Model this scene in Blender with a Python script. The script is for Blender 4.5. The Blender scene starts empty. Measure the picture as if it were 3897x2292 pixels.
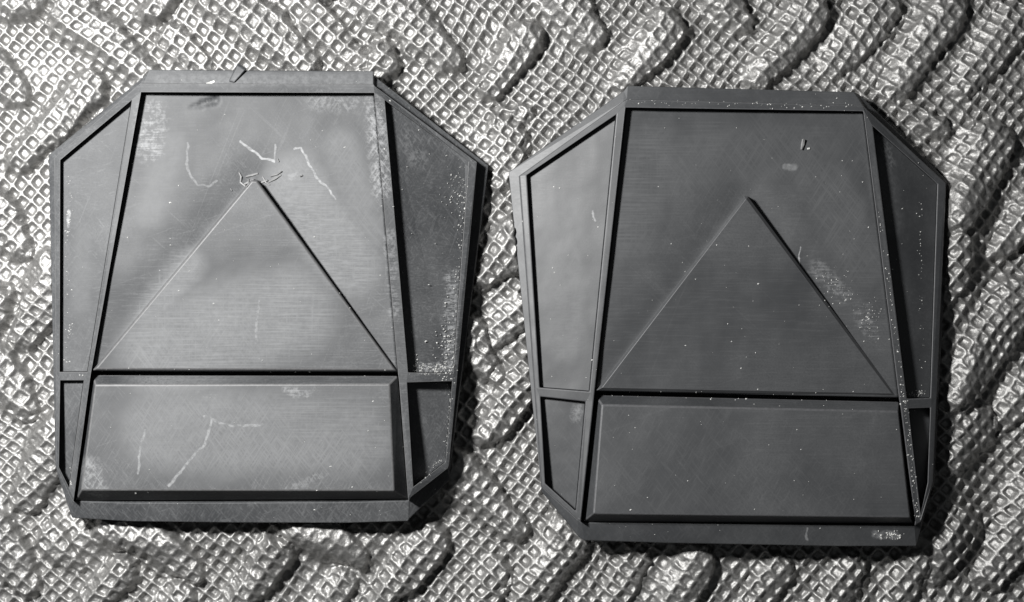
import bpy, bmesh, math, random
import numpy as np
from mathutils import Vector
from mathutils.bvhtree import BVHTree

# ------------------------------------------------------------------ camera, light, exposure
K = 3.0e-5            # metres per photo pixel on the mat (plates come out about 5 cm)
HC = 6000.0           # camera height above the mat in the same pixel unit (18 cm)
CX, CY = 1948.5, 1146.0
sc = bpy.context.scene
cam_d = bpy.data.cameras.new("camera"); cam = bpy.data.objects.new("camera", cam_d)
sc.collection.objects.link(cam)
cam.location = (0, 0, HC * K); cam.rotation_euler = (0, 0, 0)
cam_d.sensor_width = 36.0
cam_d.lens = 36.0 * HC / 3897.0
cam_d.clip_start = 0.005; cam_d.clip_end = 10.0
sc.camera = cam

world = bpy.data.worlds.new("World"); sc.world = world; world.use_nodes = True
bg = world.node_tree.nodes["Background"]
bg.inputs[0].default_value = (0.93, 0.97, 1.0, 1); bg.inputs[1].default_value = 0.045

lamp_d = bpy.data.lights.new("desk_lamp", 'AREA'); lamp_d.shape = 'DISK'; lamp_d.size = 0.020
lamp_d.energy = 0.58; lamp_d.color = (1.0, 0.995, 0.985)
lamp = bpy.data.objects.new("desk_lamp", lamp_d); sc.collection.objects.link(lamp)
lamp.location = (-2850 * K, 1750 * K, 4200 * K)
lamp.rotation_euler = (Vector((-600 * K, 200 * K, 0)) - lamp.location).to_track_quat('-Z', 'Y').to_euler()

sc.view_settings.view_transform = 'Standard'; sc.view_settings.look = 'None'
sc.view_settings.exposure = 0.0; sc.view_settings.gamma = 1.0
sc.view_settings.use_curve_mapping = False

rng = np.random.default_rng(7); random.seed(7)

def P(px, py, z=0.0):
    """photo pixel at height z (pixel units) -> metres"""
    f = K * (1.0 - z / HC)
    return Vector(((px - CX) * f, -(py - CY) * f, z * K))

# ------------------------------------------------------------------ node helpers
class NT:
    def __init__(self, name):
        self.m = bpy.data.materials.new(name); self.m.use_nodes = True
        self.t = self.m.node_tree; self.b = self.t.nodes["Principled BSDF"]
        self.co = self.t.nodes.new('ShaderNodeTexCoord').outputs['Object']
    def n(self, kind, **kw):
        x = self.t.nodes.new(kind)
        for k, v in kw.items(): setattr(x, k, v)
        return x
    def set(self, sock, v):
        if hasattr(v, 'links'): self.t.links.new(v, sock)
        else: sock.default_value = v
    def math(self, op, a, b=0.0, c=None, clamp=False):
        x = self.n('ShaderNodeMath', operation=op, use_clamp=clamp)
        self.set(x.inputs[0], a); self.set(x.inputs[1], b)
        if c is not None: self.set(x.inputs[2], c)
        return x.outputs[0]
    def vm(self, op, a, b=None, scale=None):
        x = self.n('ShaderNodeVectorMath', operation=op)
        self.set(x.inputs[0], a)
        if b is not None: self.set(x.inputs[1], b)
        if scale is not None: self.set(x.inputs['Scale'], scale)
        return x.outputs['Value'] if op in ('LENGTH', 'DOT_PRODUCT') else x.outputs['Vector']
    def maprange(self, v, a, b, c, d, smooth=False):
        x = self.n('ShaderNodeMapRange', clamp=True)
        if smooth: x.interpolation_type = 'SMOOTHSTEP'
        self.set(x.inputs[0], v)
        for i, q in enumerate((a, b, c, d)): self.set(x.inputs[1 + i], q)
        return x.outputs[0]
    def noise(self, scale, detail=3.0, rough=0.55, stretch=(1, 1, 1), rot=0.0, off=(0, 0, 0)):
        src = self.co
        if rot:
            vr = self.n('ShaderNodeVectorRotate', rotation_type='Z_AXIS'); self.set(vr.inputs['Vector'], self.co)
            vr.inputs['Angle'].default_value = rot; src = vr.outputs[0]
        mp = self.n('ShaderNodeMapping'); self.set(mp.inputs[0], src)
        mp.inputs['Scale'].default_value = stretch
        mp.inputs['Location'].default_value = off
        x = self.n('ShaderNodeTexNoise'); self.t.links.new(mp.outputs[0], x.inputs['Vector'])
        x.inputs['Scale'].default_value = scale; x.inputs['Detail'].default_value = detail
        x.inputs['Roughness'].default_value = rough
        return x.outputs['Fac']
    def mixc(self, f, a, b):
        x = self.n('ShaderNodeMix', data_type='RGBA'); self.set(x.inputs[0], f)
        self.set(x.inputs[6], a); self.set(x.inputs[7], b)
        return x.outputs[2]
    def bump(self, h, strength, dist, normal=None):
        x = self.n('ShaderNodeBump'); self.set(x.inputs['Height'], h)
        x.inputs['Strength'].default_value = strength; x.inputs['Distance'].default_value = dist
        if normal is not None: self.set(x.inputs['Normal'], normal)
        return x.outputs[0]
    def seg(self, a, b, w, soft):
        """coverage 0..1 of a straight stroke a->b (object space, xy) of half width w"""
        a = Vector((a[0], a[1], 0)); b = Vector((b[0], b[1], 0)); d = b - a
        flat = self.wco
        pa = self.vm('SUBTRACT', flat, tuple(a))
        t = self.math('DIVIDE', self.vm('DOT_PRODUCT', pa, tuple(d)), max(d.dot(d), 1e-12), clamp=True)
        pr = self.vm('SCALE', tuple(d), scale=t)
        dist = self.vm('LENGTH', self.vm('SUBTRACT', pa, pr))
        return self.maprange(dist, w, w + soft, 1.0, 0.0, True)

# ------------------------------------------------------------------ mat material
def mat_material():
    q = NT("metallic_vinyl")
    fine = q.noise(4800, 3, 0.6, off=(.3, .1, 0)); mid = q.noise(2300, 4, 0.65)
    q.set(q.b.inputs['Base Color'], q.mixc(q.maprange(mid, .3, .7, 0, 1), (0.235, 0.232, 0.226, 1), (0.36, 0.356, 0.348, 1)))
    q.b.inputs['Metallic'].default_value = 0.82
    q.set(q.b.inputs['Roughness'], q.maprange(fine, .3, .7, .50, .60))
    n1 = q.bump(mid, 0.45, 0.8e-4)
    q.set(q.b.inputs['Normal'], q.bump(fine, 0.9, 5e-5, n1))
    return q.m

# ------------------------------------------------------------------ mat relief
def vnoise(x, y, cell, seed):
    r = np.random.default_rng(seed); g = r.random((256, 256))
    u = x / cell; v = y / cell
    iu = np.floor(u).astype(int); iv = np.floor(v).astype(int)
    fu = u - iu; fv = v - iv
    fu = fu * fu * (3 - 2 * fu); fv = fv * fv * (3 - 2 * fv)
    a = g[iu % 256, iv % 256]; b = g[(iu + 1) % 256, iv % 256]
    c = g[iu % 256, (iv + 1) % 256]; d = g[(iu + 1) % 256, (iv + 1) % 256]
    return (a * (1 - fu) + b * fu) * (1 - fv) + (c * (1 - fu) + d * fu) * fv

Z1 = 1.2923
LOBES = []   # x1,y1,x2,y2,half width,height,stud strength (photo pixels on the mat)
def lob(x1, y1, x2, y2, hw, ox=0, oy=0, s=Z1, h=84, st=0.8):
    LOBES.append((x1 / s + ox, y1 / s + oy, x2 / s + ox, y2 / s + oy, 1.12 * hw / s, 22 + h * .42, .28 + .66 * st))
# top, first half of the picture
lob(330, 70, 740, 400, 105); lob(1070, -40, 1480, 320, 125, st=.8); lob(1790, -60, 2190, 280, 125, st=.6)
lob(440, 450, 90, 790, 88); lob(1880, 300, 1680, 480, 85); lob(60, 20, 300, -60, 80); lob(-60, 350, 80, 480, 100)
lob(740, 60, 880, -80, 70, st=.5); lob(1560, -30, 1600, -120, 60); lob(850, 190, 1010, 340, 70, h=22, st=1.1); lob(1560, 110, 1750, 280, 80, h=20, st=1.1)
# top, second half
lob(50, 200, -130, 440, 92, 1947, st=.6); lob(210, -50, 390, 190, 105, 1947, st=.6); lob(745, 150, 540, 400, 92, 1947, st=.55)
lob(1010, -20, 1110, 120, 92, 1947, st=.6); lob(1445, 60, 1200, 400, 100, 1947, st=.6); lob(1800, 50, 1560, 330, 92, 1947, h=34, st=1.0)
lob(2110, 60, 1880, 420, 108, 1947, st=.6); lob(2460, 120, 2220, 420, 100, 1947, h=38, st=.9); lob(2090, 640, 1960, 560, 60, 1947, h=20)
lob(-60, 620, 60, 560, 70, 1947, h=24)
# the far side by the second plate
lob(3741, 560, 3600, 850, 92, s=1, st=.6); lob(3830, 1150, 3640, 1500, 92, s=1, st=.75); lob(3940, 1840, 3770, 2200, 88, s=1, st=.8)
lob(3930, 800, 3800, 940, 70, s=1, st=.7); lob(3620, 980, 3540, 1130, 70, s=1, h=26, st=1); lob(3720, 1620, 3600, 1760, 70, s=1, h=26, st=.6)
lob(3900, 1480, 3830, 1600, 70, s=1, h=36, st=1); lob(3640, 2000, 3540, 2180, 70, s=1, h=24, st=1.1)
# the near edge column
lob(-40, 800, 70, 945, 82, s=1); lob(-30, 1390, 85, 1570, 82, s=1); lob(-30, 2040, 100, 2215, 84, s=1)
lob(190, 1040, 85, 1290, 84, s=1); lob(200, 1680, 95, 1905, 84, s=1); lob(-40, 1150, -90, 1300, 80, s=1)
# bottom, first half
lob(570, 250, 930, 480, 108, 0, 1792, st=.6); lob(585, 490, 400, 690, 78, 0, 1792, st=.9); lob(1350, 420, 1110, 690, 88, 0, 1792, st=.8)
lob(1490, 270, 1740, 430, 98, 0, 1792, st=.5); lob(2100, 340, 1840, 680, 95, 0, 1792, st=.9); lob(2240, 60, 2460, 230, 95, 0, 1792, st=.6)
lob(240, 330, 360, 450, 80, 0, 1792, h=20, st=1.1); lob(1660, 560, 1520, 720, 70, 0, 1792, h=22, st=1); lob(880, 620, 760, 720, 70, 0, 1792, h=24, st=1)
lob(2440, 520, 2300, 700, 80, 0, 1792, h=24, st=1.2)
# bottom, second half
lob(240, 350, 50, 650, 108, 1947, 1792, st=.8); lob(600, 420, 500, 640, 80, 1947, 1792, h=24, st=1.2); lob(890, 430, 760, 690, 92, 1947, 1792, st=.8)
lob(1290, 500, 1150, 700, 80, 1947, 1792, h=34, st=.8); lob(1650, 480, 1510, 720, 85, 1947, 1792, h=32, st=.9); lob(1960, 480, 1830, 720, 75, 1947, 1792, h=28, st=1)
# strip between the plates
lob(90, 640, 185, 770, 62, 1650, 500, .827); lob(245, 340, 160, 465, 62, 1650, 500, .827); lob(280, 770, 165, 955, 58, 1650, 500, .827, st=.9)
lob(60, 1070, 245, 1255, 66, 1650, 500, .827, st=.5); lob(230, 30, 200, 150, 60, 1650, 500, .827, h=24, st=1); lob(270, 560, 190, 650, 50, 1650, 500, .827, h=22, st=1)

def mat_height(x, y):
    """height of the embossed mat in pixel units; x, y photo pixels (y down)"""
    wx = (vnoise(x, y, 110, 1) - .5) * 28 + (vnoise(x, y, 24, 2) - .5) * 10 + (vnoise(x, y, 10, 12) - .5) * 6
    wy = (vnoise(x, y, 110, 3) - .5) * 28 + (vnoise(x, y, 24, 4) - .5) * 10 + (vnoise(x, y, 10, 13) - .5) * 6
    X = x + wx; Y = y + wy
    H = np.zeros_like(x); S = np.full_like(x, 1.2); 
    for (x1, y1, x2, y2, hw, h, st) in LOBES:
        R = hw * 1.6
        m = (X > min(x1, x2) - R) & (X < max(x1, x2) + R) & (Y > min(y1, y2) - R) & (Y < max(y1, y2) + R)
        if not m.any(): continue
        xx = X[m]; yy = Y[m]; dx = x2 - x1; dy = y2 - y1
        t = np.clip(((xx - x1) * dx + (yy - y1) * dy) / (dx * dx + dy * dy), 0, 1)
        d = np.hypot(xx - x1 - t * dx, yy - y1 - t * dy) / (hw * (1.1 - .40 * t * t))
        ox = xx - x1 - t * dx; oy = yy - y1 - t * dy; on = np.maximum(np.hypot(ox, oy), 1e-3)
        sharp = np.clip(.5 + .9 * (ox * .92 - oy * .38) / on, 0, 1); sharp = sharp * sharp * (3 - 2 * sharp)
        wid = .95 - .67 * sharp
        k = np.clip((1.08 - d) / wid, 0, 1); k = k * k * (3 - 2 * k)
        h = h * (1.08 - .35 * t)
        crown = np.clip(1 - d * d, 0, 1)
        hh = h * (.64 * k + .36 * crown)
        ring = np.exp(-((d - 1.13) / .12) ** 2) * h * (.26 + .16 * sharp)
        cur = H[m]; w = hh > cur
        S[m] = np.where(w & (d < 1.0), 1.2 + (st - 1.2) * k, S[m])
        H[m] = np.maximum(cur - ring, hh)
    H += (vnoise(x, y, 210, 5) - .5) * 22
    # mat raised beside the plates, shaped to shorten their cast shadows
    H += 62 * np.exp(-((x - 3655 + (y - 700) * .06) / 105) ** 2) * np.clip((y - 600) / 200, 0, 1) * np.clip((2200 - y) / 150, 0, 1)
    H += 30 * np.exp(-((y - 2045) / 70) ** 2) * np.clip((x - 200) / 150, 0, 1) * np.clip((1560 - x) / 150, 0, 1)
    # waffle of small square studs
    gx = x + (vnoise(x, y, 260, 6) - .5) * 44; gy = y + (vnoise(x, y, 260, 7) - .5) * 44
    gx = gx + (vnoise(x, y, 60, 16) - .5) * 7; gy = gy + (vnoise(x, y, 60, 17) - .5) * 7
    ca, sa = math.cos(math.radians(51)), math.sin(math.radians(51))
    pitch = 47.0
    a = (gx * ca - gy * sa) / pitch; b = (gx * sa + gy * ca) / pitch
    ia = np.floor(a); ib = np.floor(b)
    rnd = np.random.default_rng(9).random((512, 512))
    jit = rnd[ia.astype(int) % 512, ib.astype(int) % 512]
    a = np.abs(a - ia - .5); b = np.abs(b - ib - .5)
    t = np.power(np.power(a, 5) + np.power(b, 5), .2) / .44
    stud = np.clip(1 - t, 0, 1); stud = np.where(stud < .62, stud / .62, 1.0 + 0 * stud)
    stud = stud * (2 - stud) * .6 + stud * stud * (3 - 2 * stud) * .4
    amp = STUD * S * (.65 + .7 * jit) * np.clip(.45 + 1.2 * vnoise(x, y, 130, 8), .6, 1.15)
    H += stud * amp
    H += (vnoise(x, y, 11, 10) - .5) * 2.0 + (vnoise(x, y, 5.5, 11) - .5) * 1.8
    return H
STUD = -12.5

# ------------------------------------------------------------------ plates: traced outlines (photo pixels) and heights (pixel units)
ZB, ZF, ZR = 44.0, 100.0, 152.0     # underside, flange, rim top

def plate_data_a():
    D = {}
    D['outline'] = [(553, 288), (569, 266), (1421, 271), (1424, 290), (1859, 631), (1713, 1792), (1709, 1828), (1556, 1976), (1553, 1983), (1324, 1990), (900, 1989), (486, 1984), (275, 1971), (272, 1964), (221, 1811), (211, 1770), (186, 590)]
    D['rimout'] = [(534, 319), (545, 318), (1421, 321), (1427, 329), (1815, 618), (1709, 1770), (1704, 1783), (1563, 1893), (1556, 1906), (1324, 1912), (900, 1914), (486, 1914), (280, 1908), (272, 1898), (217, 1780), (214, 1765), (208, 600)]
    D['UL'] = [(502, 381), (229, 610), (227, 1416), (333, 1416)]
    D['LL'] = [(229, 1448), (319, 1448), (263, 1857), (224, 1778)]
    D['C'] = [(537, 351), (1424, 354), (1553, 1898), (281, 1900)]
    D['cm'] = [(347, 1416), (342, 1448), (1515, 1420), (1519, 1454)]
    D['UR'] = [(1464, 381), (1783, 616), (1724, 1421), (1553, 1418)]
    D['LR'] = [(1549, 1456), (1721, 1451), (1696, 1758), (1573, 1854)]
    D['T'] = [(956, 684), (980, 686), (1512, 1414), (350, 1411)]
    D['Bo'] = [(352, 1428), (1513, 1431), (1551, 1899), (287, 1905)]
    D['Bt'] = [(362, 1465), (1482, 1463), (1499, 1868), (309, 1866)]
    D['tilt'] = (6e-3, 9e-3, 1000, 1130)
    return D
def plate_data_b():
    D = {}
    D['outline'] = [(2374, 347), (2389, 327), (3250, 351), (3270, 360), (3613, 697), (3556, 1838), (3544, 1868), (3503, 2018), (3486, 2078), (3200, 2079), (2900, 2073), (2560, 2067), (2224, 2057), (2202, 2043), (2064, 1875), (2060, 1860), (1935, 656)]
    D['rimout'] = [(2372, 388), (2386, 378), (3284, 402), (3294, 412), (3601, 699), (3551, 1832), (3546, 1850), (3506, 1985), (3480, 2003), (3200, 2001), (2900, 1998), (2560, 1993), (2213, 1989), (2199, 1979), (2068, 1859), (2062, 1850), (1976, 671)]
    D['UL'] = [(2345, 437), (2005, 667), (2054, 1475), (2243, 1490)]
    D['LL'] = [(2057, 1510), (2228, 1529), (2191, 1945), (2075, 1840)]
    D['C'] = [(2381, 410), (3286, 424), (3482, 1990), (2211, 1982)]
    D['cm'] = [(2263, 1492), (2259, 1530), (3421, 1516), (3428, 1556)]
    D['UR'] = [(3322, 481), (3567, 700), (3540, 1514), (3452, 1518)]
    D['LR'] = [(3459, 1556), (3540, 1553), (3530, 1838), (3504, 1955)]
    D['T'] = [(2832, 747), (2846, 747), (3416, 1510), (2268, 1487)]
    D['Bo'] = [(2265, 1504), (3420, 1530), (3476, 1992), (2220, 1985)]
    D['Bt'] = [(2291, 1541), (3418, 1566), (3462, 1970), (2258, 1956)]
    D['tilt'] = (-6e-3, 22e-3, 2770, 1200)
    return D

def resin(name, grey, rough, strokes, centre, streak=1.0, rv=.12, bs=.25, spec=.55, dust=(0.34, 0.345, 0.35, 1)):
    """satin black casting resin with sanding streaks, haze of dust and traced scratches"""
    q = NT(name)
    s1 = q.noise(5200, 3, .65, (.035, 1, 1)); s2 = q.noise(5200, 3, .65, (1, .035, 1), 0.0, (.2, .4, 0))
    s3 = q.noise(5200, 2, .65, (1, .03, 1), math.radians(32), (.7, .1, 0)); s4 = q.noise(5200, 2, .65, (1, .03, 1), math.radians(-38), (.5, .9, 0))
    cloud = q.noise(90, 4, .6); cloud2 = q.noise(45, 3, .6, off=(.13, .7, 0)); grain = q.noise(5200, 2, .5)
    mixm = q.maprange(cloud2, .4, .6, 0, 1, True)
    st = q.math('ADD', q.math('MULTIPLY', q.math('MAXIMUM', s1, q.math('MULTIPLY', s2, .82)), mixm), q.math('MULTIPLY', q.math('MAXIMUM', s3, s4), q.math('SUBTRACT', 1.0, mixm)))
    haze = q.maprange(st, .50, .80, 0, .22 * streak)
    haze = q.math('ADD', haze, q.maprange(cloud, .40, .75, 0, .08 + .10 * streak))
    fs = None
    for k, (rot, sc_) in enumerate(((22, 3000), (71, 3600), (-47, 3200))):
        f = q.maprange(q.noise(sc_, 1.0, .4, (1, .012, 1), math.radians(rot), (.3 * k, .17 * k, .1)), .685, .73, 0, 1)
        fs = f if fs is None else q.math('MAXIMUM', fs, f)
    haze = q.math('ADD', haze, q.math('MULTIPLY', fs, .08 * streak))
    haze = q.math('MULTIPLY', haze, q.maprange(grain, .3, .6, .6, 1.1))
    # scattered pale specks
    vo = q.n('ShaderNodeTexVoronoi'); q.set(vo.inputs['Vector'], q.co); vo.inputs['Scale'].default_value = 900
    sp = q.maprange(vo.outputs['Distance'], .04, .10, 1, 0)
    pick = q.math('GREATER_THAN', q.vm('DOT_PRODUCT', vo.outputs['Color'], (1, 0, 0)), .985)
    sp = q.math('MULTIPLY', sp, pick)
    tot = q.math('MAXIMUM', haze, q.math('MULTIPLY', sp, .8))
    tear = q.noise(1900, 4, .7, off=(.9, .2, .1))
    wn = q.n('ShaderNodeTexNoise'); q.set(wn.inputs['Vector'], q.co); wn.inputs['Scale'].default_value = 1100; wn.inputs['Detail'].default_value = 4
    wob = q.vm('SCALE', q.vm('SUBTRACT', wn.outputs['Color'], (.5, .5, .5)), scale=20 * K)
    q.wco = q.vm('MULTIPLY', q.vm('ADD', q.co, wob), (1, 1, 0))
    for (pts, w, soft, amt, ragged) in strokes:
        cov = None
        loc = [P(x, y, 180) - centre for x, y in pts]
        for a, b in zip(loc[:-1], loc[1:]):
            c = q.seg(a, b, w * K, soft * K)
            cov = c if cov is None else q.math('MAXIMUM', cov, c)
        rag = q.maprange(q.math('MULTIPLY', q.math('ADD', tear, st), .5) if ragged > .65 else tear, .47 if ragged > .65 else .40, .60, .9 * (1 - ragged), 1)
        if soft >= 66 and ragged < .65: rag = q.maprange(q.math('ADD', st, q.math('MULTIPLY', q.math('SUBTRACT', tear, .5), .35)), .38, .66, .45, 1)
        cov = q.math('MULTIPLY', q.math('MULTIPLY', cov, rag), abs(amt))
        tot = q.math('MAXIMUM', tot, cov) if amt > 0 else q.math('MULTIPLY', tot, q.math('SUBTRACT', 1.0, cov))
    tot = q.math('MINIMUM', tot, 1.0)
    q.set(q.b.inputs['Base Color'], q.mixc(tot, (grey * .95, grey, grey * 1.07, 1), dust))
    q.set(q.b.inputs['Roughness'], q.math('ADD', q.maprange(st, .4, .75, rough, rough + rv), q.math('MULTIPLY', tot, .15)))
    q.b.inputs['Specular IOR Level'].default_value = spec
    und = q.math('ADD', q.noise(75, 2, .5, off=(.4, .2, .3)), q.math('MULTIPLY', q.noise(190, 2, .5, off=(.1, .6, .2)), .35))
    n0 = q.bump(und, 1.0, 3.8e-4)
    n = q.bump(st, bs, 2.0e-5, n0); q.set(q.b.inputs['Normal'], q.bump(grain, .25, 1.0e-5, n))
    return q.m

def plain(name, col, rough=.6, nscale=3000):
    q = NT(name); f = q.noise(nscale, 3, .6)
    q.set(q.b.inputs['Base Color'], q.mixc(q.maprange(f, .3, .7, 0, 1), tuple(c * .7 for c in col) + (1,), tuple(col) + (1,)))
    q.b.inputs['Roughness'].default_value = rough
    q.set(q.b.inputs['Normal'], q.bump(f, .4, 3e-5))
    return q.m

def zfit(D):
    gx, gy, cx, cy = D['tilt']
    return lambda x, y: gx * (x - cx) + gy * (y - cy)

class Plate:
    def __init__(self, D, label, material):
        self.D = D; self.tz = zfit(D)
        xs = [p[0] for p in D['outline']]; ys = [p[1] for p in D['outline']]
        self.cen = P((min(xs) + max(xs)) / 2, (min(ys) + max(ys)) / 2, 150); self.cen.z = ZB * K
        self.root = bpy.data.objects.new("armour_plate", None); sc.collection.objects.link(self.root)
        self.root.empty_display_size = .01
        self.root.location = self.cen
        self.root['label'] = label; self.root['category'] = 'plate'
        self.mat = material; self.polys = []; self.verts = []
    def p(self, x, y, z):
        C = self.D['C']; t = (y - C[0][1]) / (C[3][1] - C[0][1])
        out = max(0, C[0][0] + (C[3][0] - C[0][0]) * t - 20 - x) * .18 + max(0, x - 35 - (C[1][0] + (C[2][0] - C[1][0]) * t)) * .31
        lift = min(1, max(0, (z - ZB) / 40))
        z += (22 - min(out, 68)) * lift
        return P(x, y, z + self.tz(x, y)) - self.cen
    def mesh(self, name, verts, faces, bev=4.0, seg=2, parent=None, mat=None, smooth=False, label=None, kind=None, cast=True, worn=None):
        me = bpy.data.meshes.new(name); me.from_pydata([tuple(v) for v in verts], [], faces)
        bm = bmesh.new(); bm.from_mesh(me); bmesh.ops.recalc_face_normals(bm, faces=bm.faces)
        bm.to_mesh(me)
        if cast:
            o0 = len(self.verts); self.verts += [v.co.copy() for v in bm.verts]
            bm.verts.index_update()
            self.polys += [[o0 + v.index for v in f.verts] for f in bm.faces]
        bm.free()
        o = bpy.data.objects.new(name, me); sc.collection.objects.link(o)
        o.parent = parent or self.root
        me.materials.append(mat or self.mat)
        if smooth: me.polygons.foreach_set('use_smooth', [True] * len(me.polygons))
        if bev:
            b = o.modifiers.new('edge', 'BEVEL'); b.width = bev * K; b.segments = seg
            if worn is not None: me.materials.append(worn); b.material = 1  # bevel faces take the paler colour with the painted edge highlight
            b.limit_method = 'ANGLE'; b.angle_limit = math.radians(28); b.use_clamp_overlap = True
        if label: o['label'] = label
        if kind: o['kind'] = kind
        return o
    def prism(self, name, top, zb, **kw):
        n = len(top)
        v = [self.p(*t) for t in top] + [self.p(t[0], t[1], zb) for t in top]
        f = [list(range(n)), list(range(2 * n - 1, n - 1, -1))] + [[i, (i + 1) % n, n + (i + 1) % n, n + i] for i in range(n)]
        return self.mesh(name, v, f, **kw)
    def loft(self, name, loops, **kw):
        n = len(loops[0]); v = []; f = []
        for L in loops: v += [self.p(*t) for t in L]
        f.append(list(range(n))); f.append([(len(loops) - 1) * n + i for i in range(n)])
        for k in range(len(loops) - 1):
            f += [[k * n + i, k * n + (i + 1) % n, (k + 1) * n + (i + 1) % n, (k + 1) * n + i] for i in range(n)]
        return self.mesh(name, v, f, **kw)

def inset(poly, d):
    """move every corner of a convex polygon inwards by d pixels"""
    cx = sum(p[0] for p in poly) / len(poly); cy = sum(p[1] for p in poly) / len(poly)
    out = []
    n = len(poly)
    for i in range(n):
        a = Vector(poly[i - 1]); b = Vector(poly[i]); c = Vector(poly[(i + 1) % n])
        e1 = (b - a).normalized(); e2 = (c - b).normalized()
        n1 = Vector((-e1.y, e1.x)); n2 = Vector((-e2.y, e2.x))
        if n1.dot(Vector((cx, cy)) - b) < 0: n1.negate()
        if n2.dot(Vector((cx, cy)) - b) < 0: n2.negate()
        k = (n1 + n2); k *= d / max(.35, 1 + n1.dot(n2))
        q = b + k; out.append((q.x, q.y))
    return out

def seg_d(x, y, a, b):
    dx, dy = b[0] - a[0], b[1] - a[1]
    t = np.clip(((x - a[0]) * dx + (y - a[1]) * dy) / (dx * dx + dy * dy), 0, 1)
    return np.hypot(x - a[0] - t * dx, y - a[1] - t * dy)

def build_plate(D, label, material, valley, dents=(), tri=(160, -6, 7, 8, 0), ctilt=0.0, worn=None):
    pl = Plate(D, label, material)
    ol, ri = D['outline'], D['rimout']
    n = len(ol)
    ccx, ccy = D['tilt'][2], D['tilt'][3]
    # base: underside, widest edge, flange rising to the foot of the rim
    zin = [ZF + 20] * 3 + [ZF] * 4 + [ZF + 6] + [ZF + 8] * 5 + [ZF + 6] + [ZF] * 3
    zo = [ZF + 8] * 3 + [ZF - 10] * 4 + [ZF - 8] * 7 + [ZF - 8] * 3
    under = [(ccx + (x - ccx) * .985, ccy + (y - ccy) * .985, ZB) for x, y in ol]
    pl.loft('base', [under, [(x, y, z - 12) for (x, y), z in zip(ol, zo)], [(x, y, z) for (x, y), z in zip(ol, zo)],
                     [(x, y, z) for (x, y), z in zip(ri, zin)],
                     [(ccx + (x - ccx) * .97, ccy + (y - ccy) * .95, ZF - 52) for (x, y) in ri]], bev=3.0)
    # frame: rim and ribs in one casting
    r = ri; UL, LL, C, cm, UR, LR = D['UL'], D['LL'], D['C'], D['cm'], D['UR'], D['LR']
    V = []; idx = {}
    def v(key, pt, z=ZR):
        idx[key] = len(V); V.append((pt[0], pt[1], z)); return key
    for k, i in (('f', 0), ('f2', 1), ('g', 2), ('h', 3), ('i', 4), ('j', 5), ('k', 6), ('l', 7), ('m', 8), ('a', 12), ('b', 13), ('c', 14), ('d', 15), ('e', 16)):
        v(k, r[i], ZR - 5)
    def lerp_y(p, q, y): 
        t = (y - p[1]) / (q[1] - p[1]); return (p[0] + (q[0] - p[0]) * t, y)
    v('d1', lerp_y(r[16], r[15], UL[2][1]), ZR - 4); v('d2', lerp_y(r[16], r[15], LL[0][1]), ZR - 4)
    v('j1', lerp_y(r[4], r[5], UR[2][1]), ZR - 4); v('j2', lerp_y(r[4], r[5], LR[1][1]), ZR - 4)
    for i, t in enumerate(UL): v('u%d' % i, t, ZR)
    for i, t in enumerate(LL): v('w%d' % i, t, ZR - 2)
    for i, t in enumerate(UR): v('x%d' % i, t, ZR)
    for i, t in enumerate(LR): v('y%d' % i, t, ZR - 2)
    for i, t in enumerate(C): v('c%d' % i, t, ZR + 3 if i < 2 else ZR - 2)
    for i, t in enumerate(cm): v('p%d' % i, t, ZR + 3)
    F = ['f f2 g c1 c0', 'f c0 u0', 'e f u0 u1', 'u0 c0 p0 u3', 'u3 p0 p1 w1', 'w1 p1 c3 w2', 'e u1 u2 d1', 'd1 u2 w0 d2', 'd2 w0 w3 d', 'd w3 c', 'c w3 w2 b', 'b w2 c3 a',
         'u2 u3 w1 w0', 'g h x0 c1', 'h i x1 x0', 'c1 x0 x3 p2', 'p2 x3 y0 p3', 'p3 y0 y3 c2', 'i j1 x2 x1', 'j1 j2 y1 x2', 'j2 j y2 y1', 'j k y2', 'k l y3 y2', 'l m c2 y3', 'x3 x2 y1 y0']
    faces = [[idx[k] for k in f.split()] for f in F]
    ec = {}
    for f in faces:
        for a, b in zip(f, f[1:] + f[:1]): ec.setdefault(frozenset((a, b)), []).append((a, b))
    N = len(V); verts = [pl.p(*t) for t in V] + [pl.p(x, y, ZF - 46) for x, y, z in V]
    allf = list(faces) + [[N + i for i in f][::-1] for f in faces]
    allf += [[e[0][0], e[0][1], N + e[0][1], N + e[0][0]] for e in ec.values() if len(e) == 1]
    pl.mesh('frame', verts, allf, bev=7.0, seg=3, worn=worn)
    # recessed side panels
    for nm, zz in (('UL', 124), ('LL', 120), ('UR', 116), ('LR', 112)):
        poly = inset(D[nm], 1.2)
        xr = max(t[0] for t in D['C'])
        pl.prism('side_panel', [(x, y, zz - (.10 * max(0, x - D['C'][1][0] - 60) if nm in ('UR', 'LR') else 0) - (.065 * (y - D['LL'][0][1]) if nm[0] == 'L' else 0)) for x, y in poly], ZF - 50, bev=2.0)
    # centre panel: gently dished towards the raised triangle
    c0, c1 = Vector(C[0]), Vector(C[1]); c2, c3 = Vector(cm[2]), Vector(cm[0])
    q4 = [Vector(t) for t in inset([tuple(c0), tuple(c1), tuple(c2 + Vector((0, -2))), tuple(c3 + Vector((0, -2)))], 1.2)]
    nx, ny = 130, 130
    uu, vv = np.meshgrid(np.linspace(0, 1, nx), np.linspace(0, 1, ny))
    gx = (q4[0].x * (1 - uu) + q4[1].x * uu) * (1 - vv) + (q4[3].x * (1 - uu) + q4[2].x * uu) * vv
    gy = (q4[0].y * (1 - uu) + q4[1].y * uu) * (1 - vv) + (q4[3].y * (1 - uu) + q4[2].y * uu) * vv
    T = D['T']
    d = np.minimum(seg_d(gx, gy, T[0], T[3]), seg_d(gx, gy, T[1], T[2]))
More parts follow.
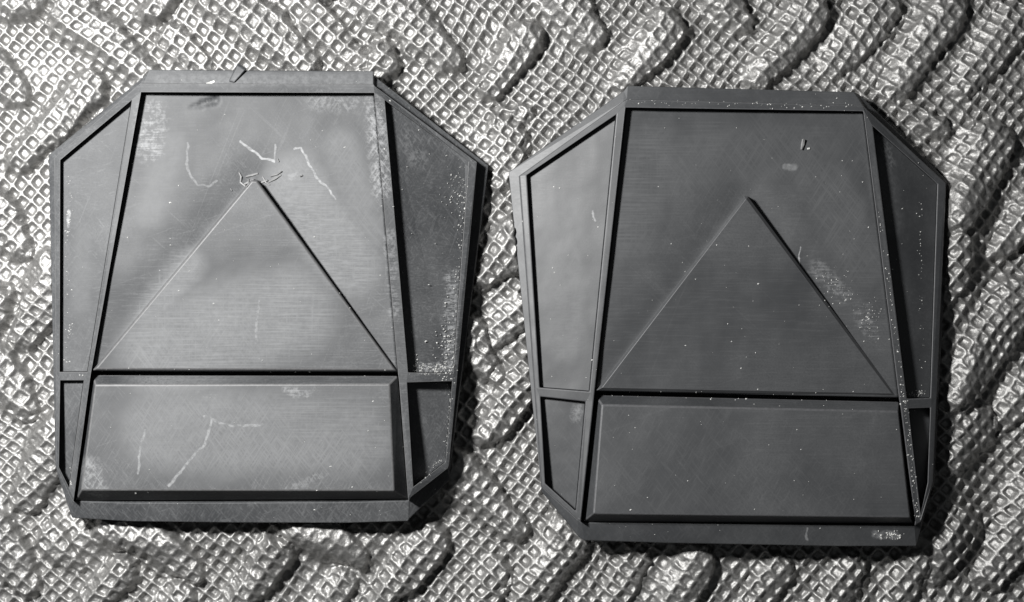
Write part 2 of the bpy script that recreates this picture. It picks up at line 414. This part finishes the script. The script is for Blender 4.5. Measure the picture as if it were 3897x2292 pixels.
    z = 115 + 17 * np.clip((gy - C[0][1]) / 900, 0, 1) - valley * np.exp(-(d / 85) ** 1.5) * np.clip(1.15 - (gy - T[0][1]) / 900, .1, 1)
    z += 5 * (np.abs(uu - .5) * 2) ** 3 * (1 - vv) + (vnoise(gx, gy, 150, 31) - .5) * 3.0 + (vnoise(gx, gy, 60, 32) - .5) * .8
    z += ctilt * (gx - gx.mean()) * (1 - .5 * vv)
    for (dx0, dy0, dx1, dy1, w, dep) in dents:
        tt = np.clip(((gx - dx0) * (dx1 - dx0) + (gy - dy0) * (dy1 - dy0)) / ((dx1 - dx0) ** 2 + (dy1 - dy0) ** 2), 0, 1)
        dd = seg_d(gx, gy, (dx0, dy0), (dx1, dy1)) / (w * (.45 + .75 * tt)) + (vnoise(gx, gy, 16, 60) - .5) * .5
        z -= dep * np.clip(1 - dd * dd, 0, 1) * (.3 + .7 * tt) * (0.8 + .35 * np.sin((gx + gy * .8) * .38))
    vs = [pl.p(a, b, c) for a, b, c in zip(gx.ravel(), gy.ravel(), z.ravel())]
    fs = [[j * nx + i, j * nx + i + 1, (j + 1) * nx + i + 1, (j + 1) * nx + i] for j in range(ny - 1) for i in range(nx - 1)]
    # skirt down so that the panel has thickness
    border = [i for i in range(nx)] + [j * nx + nx - 1 for j in range(1, ny)] + [(ny - 1) * nx + i for i in range(nx - 2, -1, -1)] + [j * nx for j in range(ny - 2, 0, -1)]
    o0 = len(vs); vs += [pl.p(gx.ravel()[k], gy.ravel()[k], ZF - 45) for k in border]; m = len(border)
    fs += [[border[i], border[(i + 1) % m], o0 + (i + 1) % m, o0 + i] for i in range(m)]
    o = pl.mesh('centre_panel', vs, fs, bev=0, smooth=True)
    # raised triangle
    tw = inset(T, 0)
    top = inset(T, tri[2])
    zt = lambda x, y: tri[0] + tri[1] * (y - T[0][1]) / 730 + tri[4] * (x - T[0][0])
    pl.loft('triangle_panel', [[(x, y, ZF - 30) for x, y in T], [(x, y, zt(x, y) - tri[3]) for x, y in inset(T, 1)], [(x, y, zt(x, y)) for x, y in top]], bev=4.0, seg=3, worn=worn)
    # raised lower block with sloping sides
    pl.loft('lower_panel', [[(x, y, ZF - 44) for x, y in D['Bo']], [(x, y, 106) for x, y in D['Bo']], [(x, y, 152 + 27 * (y - D['Bt'][0][1]) / 400) for x, y in D['Bt']]], bev=5.0, seg=3, worn=worn)
    pl.bvh = BVHTree.FromPolygons(pl.verts, pl.polys)
    return pl

def on_surface(pl, x, y):
    a = P(x, y, 180) - pl.cen
    hit, nrm, _, _ = pl.bvh.ray_cast(Vector((a.x, a.y, .05)), Vector((0, 0, -1)))
    return hit, nrm

def add_dust(pl, spots, mat, seed):
    """spots: (x, y, spread x, spread y, count, size) -> one mesh of tiny pale grains lying on the plate"""
    r = random.Random(seed); vs = []; fs = []
    for (x, y, sx, sy, cnt, size) in spots:
        for _ in range(cnt):
            if callable(x): px, py = x(r)
            else: px, py = r.gauss(x, sx), r.gauss(y, sy)
            h, nn = on_surface(pl, px, py)
            if h is None or nn.z < .5: continue
            s = size * K * (.5 + 1.1 * r.random() ** 2.2); a0 = r.random() * 6.28; el = .6 + r.random()
            o = len(vs)
            for k in range(4):
                a = a0 + k * 1.571 + r.uniform(-.4, .4); q = s * r.uniform(.7, 1.2)
                vs.append(h + Vector((math.cos(a) * q * el, math.sin(a) * q, -.2 * s)))
            vs.append(h + Vector((0, 0, s * .9)))
            fs += [[o, o + 1, o + 4], [o + 1, o + 2, o + 4], [o + 2, o + 3, o + 4], [o + 3, o, o + 4], [o + 3, o + 2, o + 1, o]]
    return pl.mesh('dust', vs, fs, bev=0, mat=mat, kind='stuff', cast=False, label='pale dust grains caught on the plate')

def add_flake(pl, name, pts, hgt, mat, seed, lift=0.0):
    """a torn curl of resin: a ragged raised strip through pts (x, y, half width)"""
    r = random.Random(seed); vs = []; fs = []
    for i, (x, y, w) in enumerate(pts):
        h, _ = on_surface(pl, x, y)
        a = Vector(pts[max(0, i - 1)][:2]); b = Vector(pts[min(len(pts) - 1, i + 1)][:2]); t = (b - a).normalized()
        nx, ny = t.y, t.x
        k = hgt * r.uniform(.5, 1.3)
        nv = Vector((nx, ny, 0)) * w * K
        up = Vector((0, 0, K))
        vs += [h + nv + up * (lift - .5), h + nv * .5 + up * (k + lift), h - nv * .6 + up * (k * .8 + lift), h - nv + up * (lift - .5)]
    for i in range(len(pts) - 1):
        o = 4 * i
        for k in range(4): fs.append([o + k, o + (k + 1) % 4, o + 4 + (k + 1) % 4, o + 4 + k])
    e = 4 * (len(pts) - 1); fs += [[3, 2, 1, 0], [e, e + 1, e + 2, e + 3]]
    return pl.mesh(name, vs, fs, bev=0, mat=mat, cast=False)

# ------------------------------------------------------------------ the mat
DA, DB = plate_data_a(), plate_data_b()

def axis(lo, hi, margin, step):
    mid = np.arange(lo - 60, hi + 60, step)
    out = [mid[-1]]; s = step
    while out[-1] < hi + margin: s = min(s * 1.06, 9.0); out.append(out[-1] + s)
    low = [mid[0]]; s = step
    while low[-1] > lo - margin: s = min(s * 1.06, 9.0); low.append(low[-1] - s)
    return np.concatenate([np.array(low[1:][::-1]), mid, np.array(out[1:])])

def inside(poly, x, y):
    r = np.zeros(x.shape, bool); n = len(poly)
    for i in range(n):
        x1, y1 = poly[i]; x2, y2 = poly[(i + 1) % n]
        if y1 == y2: continue
        c = ((y1 > y) != (y2 > y)) & (x < (x2 - x1) * (y - y1) / (y2 - y1) + x1)
        r ^= c
    return r

def build_mat():
    ax = axis(0, 3897, 900, 3.7); ay = axis(0, 2292, 700, 3.7)
    gx, gy = np.meshgrid(ax, ay)
    h = mat_height(gx, gy)
    for D in (DA, DB):      # the soft mat gives way under the plates
        m = inside([(x * .989 + CX * .011, y * .989 + CY * .011) for x, y in D['outline']], gx, gy)
        t = zfit(D)(gx, gy) + ZB - 1.5
        h = np.where(m, np.minimum(h, t), h)
    co = np.empty((gx.size, 3), np.float32)
    co[:, 0] = ((gx - CX) * K).ravel(); co[:, 1] = (-(gy - CY) * K).ravel(); co[:, 2] = (h * K).ravel()
    ny, nx = gx.shape
    i = np.arange(nx - 1)[None, :]; j = np.arange(ny - 1)[:, None]
    a = (j * nx + i).ravel()
    quad = np.stack([a, a + nx, a + nx + 1, a + 1], 1).astype(np.int32)
    me = bpy.data.meshes.new('embossed_mat')
    me.vertices.add(len(co)); me.vertices.foreach_set('co', co.ravel())
    nf = len(quad)
    me.loops.add(nf * 4); me.loops.foreach_set('vertex_index', quad.ravel())
    me.polygons.add(nf); me.polygons.foreach_set('loop_start', np.arange(0, nf * 4, 4, dtype=np.int32))
    me.polygons.foreach_set('use_smooth', np.ones(nf, bool))
    me.update(calc_edges=True)
    me.materials.append(mat_material())
    o = bpy.data.objects.new('embossed_mat', me); sc.collection.objects.link(o)
    o['kind'] = 'structure'; o['label'] = 'silvery embossed vinyl mat with waffle studs and leaf shaped ridges'; o['category'] = 'mat'
    return o
build_mat()

# ------------------------------------------------------------------ the two plates
def centre_of(D):
    xs = [p[0] for p in D['outline']]; ys = [p[1] for p in D['outline']]
    c = P((min(xs) + max(xs)) / 2, (min(ys) + max(ys)) / 2, 150); c.z = ZB * K
    return c
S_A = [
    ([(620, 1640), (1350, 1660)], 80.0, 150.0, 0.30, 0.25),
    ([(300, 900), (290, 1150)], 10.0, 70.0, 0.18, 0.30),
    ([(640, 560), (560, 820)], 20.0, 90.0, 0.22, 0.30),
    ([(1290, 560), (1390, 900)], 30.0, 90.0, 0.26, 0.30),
    ([(600, 298), (1400, 300)], 12, 30, .22, .5),  # points, half width, softness, strength, raggedness
    ([(704, 540), (702, 620), (715, 670), (745, 702), (785, 705), (815, 685)], 1.7, 5.4, 0.42, 0.50),
    ([(905, 533), (940, 560), (990, 600), (1035, 610)], 2.1, 4.6, 0.91, 0.50),
    ([(1035, 610), (1042, 545)], 1.7, 4.6, 0.63, 0.50),
    ([(1115, 562), (1138, 560), (1160, 590), (1172, 630), (1205, 675), (1250, 725), (1272, 757)], 2.1, 3.9, 0.84, 0.50),
    ([(1100, 670), (1120, 662)], 10.0, 14.0, 0.45, 0.60),
    ([(985, 1145), (975, 1220), (972, 1310)], 2.5, 6.2, 0.49, 0.50),
    ([(555, 1640), (535, 1710), (532, 1800)], 2.5, 4.6, 0.56, 0.50),
    ([(805, 1600), (785, 1690), (745, 1725), (650, 1845)], 2.5, 6.2, 0.60, 0.50),
    ([(780, 1585), (880, 1620), (1000, 1618)], 2.1, 6.2, 0.54, 0.50),
    ([(1090, 1490), (1165, 1500)], 8.4, 26.4, 0.52, 0.80),
    ([(600, 1490), (820, 1510)], 7.2, 31.2, 0.26, 0.80),
    ([(345, 1780), (370, 1860)], 20.4, 48.0, 0.48, 0.80),
    ([(570, 430), (560, 560)], 26.0, 60.0, 0.62, 0.90),
    ([(1425, 400), (1452, 720)], 10.0, 60.0, 0.62, 0.90),
    ([(1200, 380), (1400, 390)], 9.6, 60.0, 0.36, 0.90),
    ([(1480, 900), (1500, 1200)], 8.0, 40.0, 0.40, 0.90),
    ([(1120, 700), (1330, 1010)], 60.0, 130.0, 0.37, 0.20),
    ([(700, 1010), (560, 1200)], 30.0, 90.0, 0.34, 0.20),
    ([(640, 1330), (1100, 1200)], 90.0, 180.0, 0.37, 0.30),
    ([(1100, 1860), (1240, 1800)], 8.0, 14.0, 0.35, 0.70),
    ([(240, 800), (240, 860)], 2.1, 6.9, 0.84, 0.70),
    ([(1715, 1050), (1705, 1400)], 6.0, 44.0, 0.60, 0.85),
    ([(1600, 1400), (1710, 1405)], 6.0, 24.0, 0.80, 0.80),
    ([(1545, 520), (1590, 600)], 12.0, 60.0, 0.24, 0.80),
]
S_B = [
    ([(2140, 800), (2150, 1300)], 40.0, 80.0, 0.14, 0.30),
    ([(2480, 560), (2420, 900)], 40.0, 120.0, 0.12, 0.30),
    ([(3140, 700), (3300, 1000)], 50.0, 120.0, 0.12, 0.30),
    ([(2500, 640), (3100, 560)], 60.0, 120.0, 0.08, 0.30),
    ([(3120, 1020), (3215, 1120)], 7.2, 48.0, 0.34, 0.85),
    ([(3290, 1180), (3320, 1270)], 8.4, 60.0, 0.30, 0.85),
    ([(3000, 630), (3035, 632)], 6.0, 12.0, 0.42, 0.40),
    ([(3053, 940), (3052, 1005)], 0.9, 3.1, 0.91, 0.50),
    ([(2255, 800), (2268, 838)], 1.3, 3.1, 0.70, 0.50),
    ([(3340, 2040), (3420, 2045)], 9.0, 12.0, 0.50, 0.70),
    ([(3080, 2015), (3078, 2060)], 1.7, 3.9, 0.42, 0.50),
    ([(3390, 560), (3400, 620)], 9.6, 36.0, 0.24, 0.80),
    ([(3370, 640), (3400, 840)], 30.0, 60.0, 0.12, 0.50),
    ([(2200, 1560), (2190, 1590)], 10.0, 20.0, 0.35, 0.80),
]
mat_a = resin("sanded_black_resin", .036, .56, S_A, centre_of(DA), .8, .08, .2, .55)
mat_b = resin("black_resin", .034, .50, S_B, centre_of(DB), .2, .05, .12, .7)
dust_m = plain("pale_dust", (.62, .62, .60), .8)
worn_lit_a = plain("worn_lit_resin_edge", (.13, .13, .132), .5, 2500)  # edge highlight painted in as paler resin, along with light wear
worn_lit_b = plain("rubbed_lit_resin_edge", (.085, .086, .09), .5, 2500)  # same painted edge highlight and rubbing, fainter for the second plate
chip_m = plain("torn_resin", (.26, .26, .26), .55)

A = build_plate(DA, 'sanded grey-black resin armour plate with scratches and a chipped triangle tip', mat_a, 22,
                dents=[(725, 410, 815, 384, 19, 12)], worn=worn_lit_a)
B = build_plate(DB, 'smooth charcoal black resin armour plate with an intact triangle tip', mat_b, 13, tri=(160, -12, 12, 11, -.020), ctilt=.006, worn=worn_lit_b)

# ------------------------------------------------------------------ small details
def edge_scatter(poly, spread):
    def f(r):
        i = r.randrange(len(poly) - 1); t = r.random()
        return (poly[i][0] + (poly[i + 1][0] - poly[i][0]) * t + r.gauss(0, spread), poly[i][1] + (poly[i + 1][1] - poly[i][1]) * t + r.gauss(0, spread))
    return f
def area_scatter(x0, y0, x1, y1):
    return lambda r: (r.uniform(x0, x1), r.uniform(y0, y1))
add_dust(A, [(area_scatter(200, 280, 1850, 1980), 0, 0, 0, 170, 3.0), (edge_scatter([(1770, 630), (1717, 1405), (1570, 1408)], 14), 0, 0, 0, 260, 2.7),
             (1700, 1340, 22, 70, 120, 2.7), (edge_scatter([(1712, 1460), (1690, 1745), (1585, 1838)], 9), 0, 0, 0, 150, 2.5),
             (1740, 700, 30, 60, 60, 2.5), (edge_scatter([(240, 640), (238, 1400)], 6), 0, 0, 0, 50, 2.5), (240, 835, 4, 22, 20, 4.0),
             (250, 1260, 10, 14, 18, 2.7), (edge_scatter([(360, 1420), (1500, 1424)], 6), 0, 0, 0, 50, 3.0), (edge_scatter([(250, 1780), (270, 1850)], 5), 0, 0, 0, 22, 2.5)], dust_m, 3)
add_dust(B, [(area_scatter(1960, 340, 3590, 2070), 0, 0, 0, 190, 2.5), (edge_scatter([(3530, 720), (3532, 1500), (3470, 1505)], 7), 0, 0, 0, 90, 2.5),
             (3190, 1090, 34, 34, 60, 2.5), (3310, 1210, 28, 40, 60, 2.5), (edge_scatter([(2270, 1500), (3400, 1528)], 7), 0, 0, 0, 60, 2.7),
             (edge_scatter([(2230, 1975), (3470, 1995)], 10), 0, 0, 0, 60, 2.7), (edge_scatter([(2390, 385), (3270, 400)], 8), 0, 0, 0, 70, 2.5),
             (edge_scatter([(3350, 800), (3440, 1500), (3490, 1960)], 6), 0, 0, 0, 120, 3.0), (3400, 2045, 26, 9, 40, 4.0)], dust_m, 4)
# torn resin round the chipped tip of the first triangle
for k, pts in enumerate([
        [(900, 652, 4), (908, 668, 7), (905, 690, 6), (925, 706, 5)], [(925, 668, 4), (950, 662, 7), (972, 655, 5)],
        [(915, 700, 5), (940, 688, 8), (962, 684, 6), (985, 690, 7), (1010, 682, 5)], [(1012, 690, 4), (1040, 676, 7), (1062, 662, 5)],
        [(1020, 668, 3), (1046, 660, 6), (1066, 648, 3)], [(868, 714, 3), (872, 722, 3)], [(1136, 668, 5), (1146, 664, 5)],
        [(1050, 600, 2), (1054, 612, 3)], [(935, 678, 4), (946, 700, 5), (936, 712, 3)], [(990, 668, 4), (1002, 690, 5), (1018, 700, 3)]]):
    add_flake(A, 'resin_flake', [(x, y, w * .7) for x, y, w in pts], 7, chip_m, 40 + k)
# moulding nub across the top edge, white fleck beside it
def nub(pl):
    q = [(868, 312, 124), (890, 318, 126), (940, 262, 122), (905, 240, 122)]
    pl.loft('moulding_nub', [[(x, y, 84) for x, y, z in q], [(x, y, z - 8) for x, y, z in q], [(x * .8 + 902 * .2, y * .8 + 288 * .2, z + 1) for x, y, z in q]], bev=3, cast=False)
nub(A)
add_flake(A, 'paint_fleck', [(778, 313, 4), (792, 310, 6), (808, 303, 5)], 5, dust_m, 77)
# nick on the second plate
add_flake(B, 'resin_nick', [(3060, 565, 3), (3066, 545, 7), (3068, 525, 5)], 16, chip_m, 90)
add_flake(B, 'resin_nick', [(3082, 562, 4), (3092, 560, 4)], 7, dust_m, 91)
